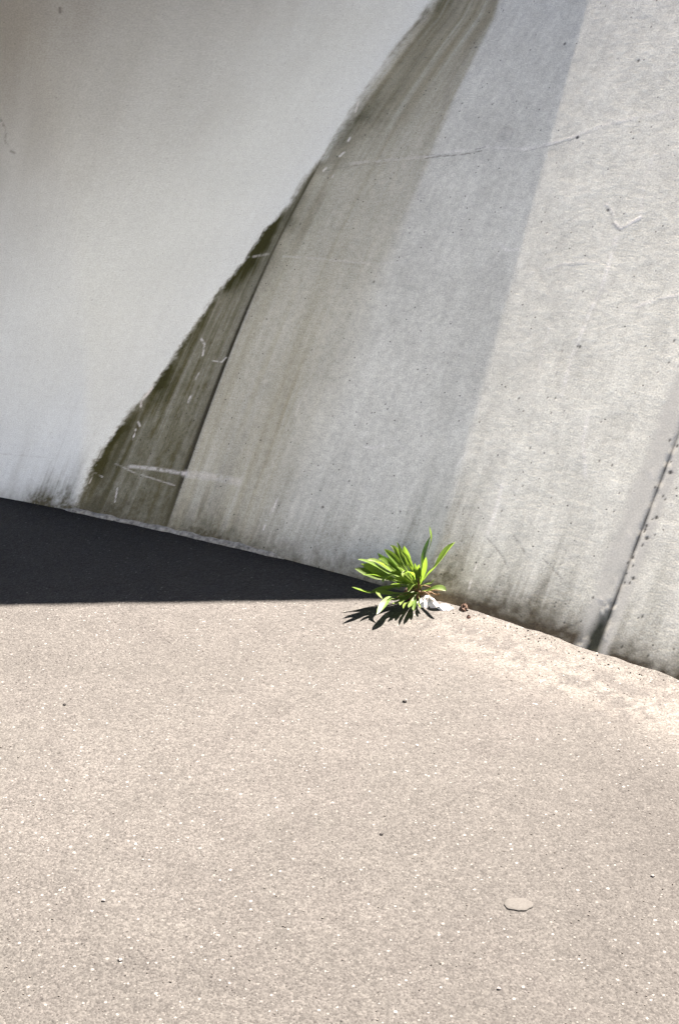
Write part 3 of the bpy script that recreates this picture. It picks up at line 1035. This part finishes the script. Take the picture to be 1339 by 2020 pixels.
B0 = (785, 680)
LV = [
    # the two tall right hand leaves
    ([B0, (815, 600), (920, 490), (1010, 375), (1074, 292)], 100, 0.0, -0.07, dict(roll=0.55, petiole=0.38, fold=0.5)),
    ([B0, (795, 600), (815, 430), (845, 330), (876, 235)], 62, 0.0, 0.0, dict(roll=0.6, petiole=0.42, mat='d')),
    ([(790, 660), (812, 480), (868, 330), (884, 250), (866, 160)], 26, 0.01, 0.03, dict(roll=1.0, petiole=0.5)),
    ([B0, (805, 600), (825, 510), (838, 412)], 44, -0.01, -0.03, dict(roll=0.5, petiole=0.3)),
    ([B0, (782, 610), (778, 540), (782, 470)], 48, 0.0, -0.02, dict(roll=0.3, petiole=0.3)),
    ([B0, (805, 630), (850, 560), (890, 508)], 52, -0.01, -0.05, dict(roll=0.3, petiole=0.35)),
    # fan to the left
    ([B0, (765, 590), (700, 450), (660, 400), (626, 366)], 40, 0.0, -0.03, dict(roll=0.2, petiole=0.45)),
    ([(770, 660), (735, 560), (690, 450), (668, 380), (652, 318)], 58, 0.01, 0.0, dict(roll=0.3, petiole=0.4)),
    ([(770, 660), (710, 560), (640, 440), (615, 360), (596, 288)], 66, 0.0, -0.02, dict(roll=-0.2, petiole=0.35)),
    ([(760, 660), (690, 540), (620, 420), (580, 345), (540, 314)], 50, 0.01, 0.01, dict(roll=0.2, petiole=0.45)),
    ([(765, 665), (680, 560), (590, 450), (540, 400), (490, 348)], 76, 0.0, -0.03, dict(roll=-0.1, petiole=0.35)),
    ([(760, 665), (660, 560), (560, 470), (490, 440), (436, 380)], 60, 0.0, -0.03, dict(roll=0.3, petiole=0.38, mat='d')),
    ([(760, 665), (640, 570), (540, 500), (490, 450), (445, 425)], 72, 0.0, -0.05, dict(roll=-0.2, petiole=0.35)),
    ([(760, 665), (620, 570), (500, 500), (420, 450), (348, 434)], 66, 0.0, -0.05, dict(roll=0.1, petiole=0.4)),
    ([(755, 670), (600, 590), (460, 510), (360, 460), (276, 432)], 66, 0.0, -0.07, dict(roll=-0.1, petiole=0.42)),
    ([(755, 670), (600, 610), (450, 545), (380, 500), (300, 470)], 72, 0.0, -0.08, dict(roll=0.35, petiole=0.4)),
    ([(755, 670), (580, 610), (430, 570), (340, 540), (244, 508)], 76, 0.0, -0.07, dict(roll=0.5, petiole=0.42, mat='d')),
    ([(755, 675), (590, 620), (470, 580), (400, 560), (316, 560)], 54, 0.0, -0.10, dict(roll=-0.5, petiole=0.45)),
    ([(755, 675), (620, 610), (560, 570), (500, 590), (480, 625)], 62, -0.01, -0.11, dict(roll=-0.4, petiole=0.4)),
    ([(760, 670), (680, 600), (600, 560), (540, 545)], 70, 0.0, -0.08, dict(roll=0.0, petiole=0.3)),
    ([(765, 670), (700, 590), (640, 530), (590, 480)], 72, 0.0, -0.06, dict(roll=-0.2, petiole=0.3)),
    ([(770, 670), (720, 590), (690, 540), (650, 480)], 60, -0.01, -0.07, dict(roll=0.1, petiole=0.3)),
    ([(770, 670), (740, 600), (715, 545), (660, 545), (650, 580)], 56, -0.01, -0.10, dict(roll=-0.3, petiole=0.35)),
    ([(765, 675), (700, 630), (640, 610), (570, 600)], 64, 0.0, -0.09, dict(roll=0.3, petiole=0.3)),
    ([(765, 675), (690, 640), (630, 620), (612, 680)], 52, -0.01, -0.11, dict(roll=-0.4, petiole=0.35)),
    ([(770, 680), (740, 640), (710, 660), (690, 700)], 48, -0.01, -0.09, dict(roll=-0.2, petiole=0.3)),
    ([(775, 670), (750, 600), (735, 560), (725, 520)], 48, 0.0, -0.05, dict(roll=0.4, petiole=0.3)),
    # low leaves lying out over the ground
    ([(760, 690), (660, 655), (560, 662), (460, 680), (380, 700)], 44, -0.01, -0.10, dict(roll=0.1, petiole=0.3)),
    ([(640, 670), (480, 690), (380, 708), (300, 690), (226, 662)], 50, -0.05, -0.13, dict(roll=-0.5, petiole=0.45)),
    ([(760, 695), (640, 712), (540, 712), (450, 700), (438, 720), (480, 762)], 44, -0.01, -0.14, dict(roll=0.2, petiole=0.35)),
    ([(740, 700), (620, 730), (540, 750), (495, 800), (430, 885)], 66, -0.02, -0.23, dict(roll=-0.3, petiole=0.42)),
    ([(750, 700), (640, 745), (560, 770), (500, 745)], 40, -0.02, -0.14, dict(roll=0.2, petiole=0.3)),
    ([(760, 705), (680, 760), (610, 790), (560, 800)], 40, -0.02, -0.16, dict(roll=-0.2, petiole=0.3)),
    ([(765, 705), (730, 760), (715, 800), (690, 830)], 40, -0.02, -0.16, dict(roll=0.2, petiole=0.3)),
    ([(770, 700), (745, 745), (738, 800), (735, 858)], 46, -0.02, -0.17, dict(roll=-0.1, petiole=0.3, mat='d')),
    ([(755, 700), (690, 735), (640, 770), (620, 810)], 44, -0.02, -0.16, dict(roll=0.1, petiole=0.3)),
    ([(770, 665), (720, 600), (690, 565), (640, 520), (600, 500)], 40, -0.01, -0.10, dict(roll=-0.5, petiole=0.4)),
    ([(765, 670), (700, 640), (620, 635), (545, 640)], 36, -0.01, -0.12, dict(roll=-0.4, petiole=0.35)),
    ([(765, 670), (670, 590), (560, 530), (470, 470), (420, 452)], 44, 0.0, -0.11, dict(roll=-0.5, petiole=0.42)),
    ([(775, 665), (745, 560), (700, 500), (676, 470)], 34, -0.01, -0.05, dict(roll=0.6, petiole=0.35)),
    ([(780, 665), (765, 580), (748, 520), (742, 462)], 34, -0.01, -0.03, dict(roll=-0.5, petiole=0.35)),
    ([(760, 700), (700, 740), (660, 742), (600, 736)], 30, -0.02, -0.13, dict(roll=0.4, petiole=0.3)),
    ([(765, 705), (710, 775), (668, 800), (650, 842)], 32, -0.02, -0.18, dict(roll=-0.3, petiole=0.35)),
    ([(775, 705), (782, 760), (775, 800), (790, 838)], 24, -0.02, -0.15, dict(roll=0.5, petiole=0.35)),
    # right, low
    ([B0, (820, 640), (880, 628), (906, 598)], 22, -0.01, -0.05, dict(roll=0.2, petiole=0.3)),
    ([(795, 690), (850, 690), (930, 672), (1004, 690)], 84, -0.01, -0.07, dict(roll=0.2, petiole=0.35, mat='d')),
    ([(800, 695), (840, 690), (885, 672)], 26, -0.01, -0.06, dict(roll=-0.2, petiole=0.3)),
]
lr = random.Random(5)
for pts, w, dy0, dy1, kw in LV:
    kw = dict(kw)
    kw['roll'] = kw.get('roll', 0) + lr.uniform(-0.35, 0.35)
    dy1 += lr.uniform(-0.02, 0.015)
    if kw.get('mat') == 'd': kw['mat'] = M_LEAF_D
    leaf_c(pts, w, dy0, dy1, **kw)


# woody crown and old leaf stalks
def tube(pts, r0, r1, mat, name, parent, loc, n=9, k=6):
    c = bez(pts, n)
    vs_, fc = [], []
    for i in range(n):
        a = c[min(i + 1, n - 1)] - c[max(i - 1, 0)]; a /= np.linalg.norm(a)
        s = np.cross(a, [0.3, -0.9, 0.2]); s /= np.linalg.norm(s); q = np.cross(a, s)
        r = r0 + (r1 - r0) * i / (n - 1)
        for j in range(k):
            th = 2 * math.pi * j / k
            vs_.append(c[i] + (s * math.cos(th) + q * math.sin(th)) * r - loc)
    for i in range(n - 1):
        for j in range(k):
            fc.append((i * k + j, i * k + (j + 1) % k, (i + 1) * k + (j + 1) % k, (i + 1) * k + j))
    fc.append(tuple(range(k))[::-1]); fc.append(tuple(range((n - 1) * k, n * k)))
    return mesh_obj(name, vs_, fc, mat, parent)


def blob(name, center, rad, mat, parent, loc, seed, rough=0.35, nu=14, nvv=9, flat=False):
    r = np.random.default_rng(seed)
    ph = r.random(8) * 6.28
    vs_, fc = [], []
    for i in range(nvv):
        v = math.pi * i / (nvv - 1)
        for j in range(nu):
            u = 2 * math.pi * j / nu
            k_ = 1 + rough * (0.5 * math.sin(3 * u + ph[0] + 2 * v) + 0.35 * math.sin(5 * u + ph[1] - 3 * v) * math.sin(v) + 0.3 * math.cos(2 * v + ph[2] + u) + 0.2 * (r.random() - 0.5))
            vs_.append(np.array(center) + np.array([math.cos(u) * math.sin(v), math.sin(u) * math.sin(v), math.cos(v)]) * np.array(rad) * k_ - loc)
    for i in range(nvv - 1):
        for j in range(nu):
            fc.append((i * nu + j, (i + 1) * nu + j, (i + 1) * nu + (j + 1) % nu, i * nu + (j + 1) % nu))
    return mesh_obj(name, vs_, fc, mat, parent, smooth=not flat)


blob('root_crown', ROOT + np.array([-0.012, -0.006, 0.010]), (0.026, 0.016, 0.020), M_CROWN, plant, ROOT, 5)
for i in range(16):
    th = random.uniform(-2.9, 0.4)
    L = random.uniform(0.035, 0.085)
    p0 = ROOT + np.array([random.uniform(-0.02, 0.012), random.uniform(-0.012, 0.0), 0.010])
    p2 = p0 + np.array([math.cos(th) * L, -abs(math.sin(th)) * L * 0.8, random.uniform(-0.005, 0.030)])
    p2[2] = max(p2[2], 0.004)
    p1 = (p0 + p2) / 2 + np.array([0, 0, random.uniform(0.004, 0.018)])
    tube([p0, p1, p2], 0.0022, 0.0010, M_STALK, 'dead_stalk', plant, ROOT)
for i in range(5):
    p0 = ROOT + np.array([random.uniform(-0.012, 0.014), random.uniform(-0.02, -0.004), 0.006])
    p2 = p0 + np.array([random.uniform(-0.012, 0.012), random.uniform(-0.01, 0.0), random.uniform(0.035, 0.06)])
    tube([p0, (p0 + p2) / 2 + np.array([0.003, 0, 0]), p2], 0.0024, 0.0014, M_STALK, 'dead_stalk', plant, ROOT)


# ------------------------------------------------------------------ litter at the foot of the wall
def crumple(name, px_outline, height, mat, seed, label, cat, group=None):
    """a creased scrap: outline on the ground in photograph pixels, given thickness"""
    pts = np.array([on_ground(*p)[:2] for p in px_outline])
    c = pts.mean(0)
    r = np.random.default_rng(seed)
    rings = 6
    n = len(pts) * 3
    ang = np.linspace(0, len(pts), n, endpoint=False)
    outl = np.array([pts[int(a) % len(pts)] * (1 - a % 1) + pts[(int(a) + 1) % len(pts)] * (a % 1) for a in ang])
    loc = np.array([c[0], c[1], 0])
    vs_, fc = [], []
    for k_ in range(rings):
        t = 1 - k_ / rings
        for p in outl:
            q = c + (p - c) * t
            z = height * (1 - t ** 2.2) * (0.65 + 0.7 * r.random()) + ground_z(*q) + 0.001 + (0.002 * r.random() if k_ else 0)
            vs_.append((q[0] - c[0] + 0.0015 * (r.random() - .5), q[1] - c[1] + 0.0015 * (r.random() - .5), z))
    vs_.append((0, 0, height * (0.8 + 0.4 * r.random()) + ground_z(*c)))
    for k_ in range(rings - 1):
        for j in range(n):
            fc.append((k_ * n + j, k_ * n + (j + 1) % n, (k_ + 1) * n + (j + 1) % n, (k_ + 1) * n + j))
    for j in range(n):
        fc.append(((rings - 1) * n + j, (rings - 1) * n + (j + 1) % n, rings * n))
    b0 = len(vs_)
    for p in outl:
        vs_.append((p[0] - c[0], p[1] - c[1], ground_z(*p) - 0.004))
    for j in range(n):
        fc.append((b0 + j, b0 + (j + 1) % n, (j + 1) % n, j))
    fc.append(tuple(range(b0 + n - 1, b0 - 1, -1)))
    o = mesh_obj(name, vs_, fc, mat, smooth=False)
    o.location = tuple(loc)
    tag(o, label, cat, group)
    return o


crumple('white_scrap', [(822, 1188), (830, 1182), (842, 1178), (850, 1183), (860, 1190), (866, 1197), (858, 1200), (840, 1199), (826, 1197)], 0.015, M_PAPER, 3,
        'crumpled white scrap touching the foot of the green plant', 'litter', 'white scraps by the plant')
crumple('white_scrap', [(860, 1200), (870, 1195), (882, 1197), (894, 1203), (884, 1207), (870, 1206)], 0.007, M_PAPER, 4,
        'flat pointed white scrap between the crumpled one and the brown chip', 'litter', 'white scraps by the plant')
crumple('bark_chip', [(904, 1206), (912, 1200), (922, 1202), (923, 1208), (914, 1210)], 0.012, M_BARK, 6,
        'larger pale brown bark chip lying against the wall foot', 'bark chip', 'brown chips by the wall')
crumple('bark_chip', [(919, 1219), (924, 1217), (928, 1220), (923, 1222)], 0.005, M_RUST, 8,
        'tiny red brown bark chip in front of the larger chip', 'bark chip', 'brown chips by the wall')

# flattened gum
gc = on_ground(1022, 1787)
n = 40
vs_, fc = [], []
gr = np.random.default_rng(2)
ph = gr.random(4) * 6
rad = [(1 + 0.07 * math.sin(2 * a + ph[0]) + 0.04 * math.sin(5 * a + ph[1]) + 0.03 * math.sin(9 * a + ph[2])) for a in np.linspace(0, 2 * math.pi, n, endpoint=False)]
gzz = max(ground_z(gc[0] + dx, gc[1] + dy) for dx in (-.02, 0, .02) for dy in (-.02, 0, .02))
for tt, z in ((1.0, -0.006), (0.985, 0.0006), (0.93, 0.0014), (0.6, 0.0017), (0.25, 0.0016)):
    for j, a in enumerate(np.linspace(0, 2 * math.pi, n, endpoint=False)):
        vs_.append((math.cos(a) * 0.0255 * rad[j] * tt, math.sin(a) * 0.0225 * rad[j] * tt, z + 0.0002 * gr.random()))
for k_ in range(4):
    for j in range(n):
        fc.append((k_ * n + j, k_ * n + (j + 1) % n, (k_ + 1) * n + (j + 1) % n, (k_ + 1) * n + j))
fc.append(tuple(range(4 * n, 5 * n)))
gum = mesh_obj('gum_spot', vs_, fc, M_GUM)
gum.location = (gc[0], gc[1], gzz + 0.0008)
tag(gum, 'pale flattened oval spot of old gum stuck on the asphalt', 'gum spot')

# single stones
ST = [('dark_pebble', 798, 1385, 0.0045, M_DARKSTONE, 'small black pebble on the sunlit asphalt below the plant'),
      ('dark_pebble', 128, 1391, 0.0036, M_DARKSTONE, 'small black pebble on bare asphalt near the left edge, below the shade'),
      ('dark_pebble', 752, 1649, 0.0032, M_DARKSTONE, 'tiny black pebble on the asphalt left of the gum spot'),
      ('white_pebble', 1286, 1731, 0.0032, M_WHITESTONE, 'small white pebble on the asphalt right of the gum spot'),
      ('white_pebble', 1179, 1284, 0.0075, M_WHITESTONE, 'white pebble lodged at the foot of the dark wall joint'),
      ('white_pebble', 983, 1954, 0.0032, M_WHITESTONE, 'white pebble in the asphalt below the gum spot'),
      ('white_pebble', 205, 1779, 0.0036, M_WHITESTONE, 'upper white pebble at the lower left of the asphalt'),
      ('white_pebble', 237, 1895, 0.0034, M_WHITESTONE, 'lower white pebble at the lower left of the asphalt')]
for i, (nm, px, py, r, mt, lab) in enumerate(ST):
    p = on_ground(px, py)
    z = ground_z(p[0], p[1])
    o = blob(nm, (0, 0, r * 0.45), (r * 1.2, r, r * 0.75), mt, None, np.zeros(3), 60 + i, 0.25, 12, 8, True)
    o.location = (p[0], p[1], z)
    tag(o, lab, 'pebble', 'single pebbles on the asphalt')

# loose grit swept over the asphalt
vs_, fc = [], []
g = np.random.default_rng(11)
oct_v = np.array([(1, 0, 0), (-1, 0, 0), (0, 1, 0), (0, -1, 0), (0, 0, 1), (0, 0, -0.6)])
oct_f = np.array([(0, 2, 4), (2, 1, 4), (1, 3, 4), (3, 0, 4), (2, 0, 5), (1, 2, 5), (3, 1, 5), (0, 3, 5)])
V, F = [], []
count = 0
while count < 6800:
    y = g.uniform(1.75, 5.2); x = g.uniform(-1.6, 1.5)
    dd = (float(base_y(x)) - y)
    if dd < 0.004: continue
    near_w = math.exp(-dd / 0.20) * (1 if x > 0.1 else 0.35) + 0.6 * math.exp(-dd / 0.03)
    if g.random() > 0.35 + near_w: continue
    r = (0.0007 + 0.0015 * g.random() ** 3) * (1.5 if dd < 0.07 else 1)
    sc_ = r * (0.7 + 0.6 * g.random(3))
    th = g.random() * 6.28
    q = oct_v * sc_ * (0.8 + 0.4 * g.random((6, 1)))
    q = np.stack([q[:, 0] * math.cos(th) - q[:, 1] * math.sin(th), q[:, 0] * math.sin(th) + q[:, 1] * math.cos(th), q[:, 2]], -1)
    V.append(q + np.array([x, y, ground_z(x, y) + r * 0.3]))
    F.append(oct_f + count * 6)
    count += 1
M_GRIT = simple_mat('loose_grit', (0.040, 0.038, 0.034), 0.85, 0.6, 90, 0)
grit = mesh_obj('loose_grit', np.concatenate(V), np.concatenate(F), M_GRIT, smooth=False)
tag(grit, kind='stuff')
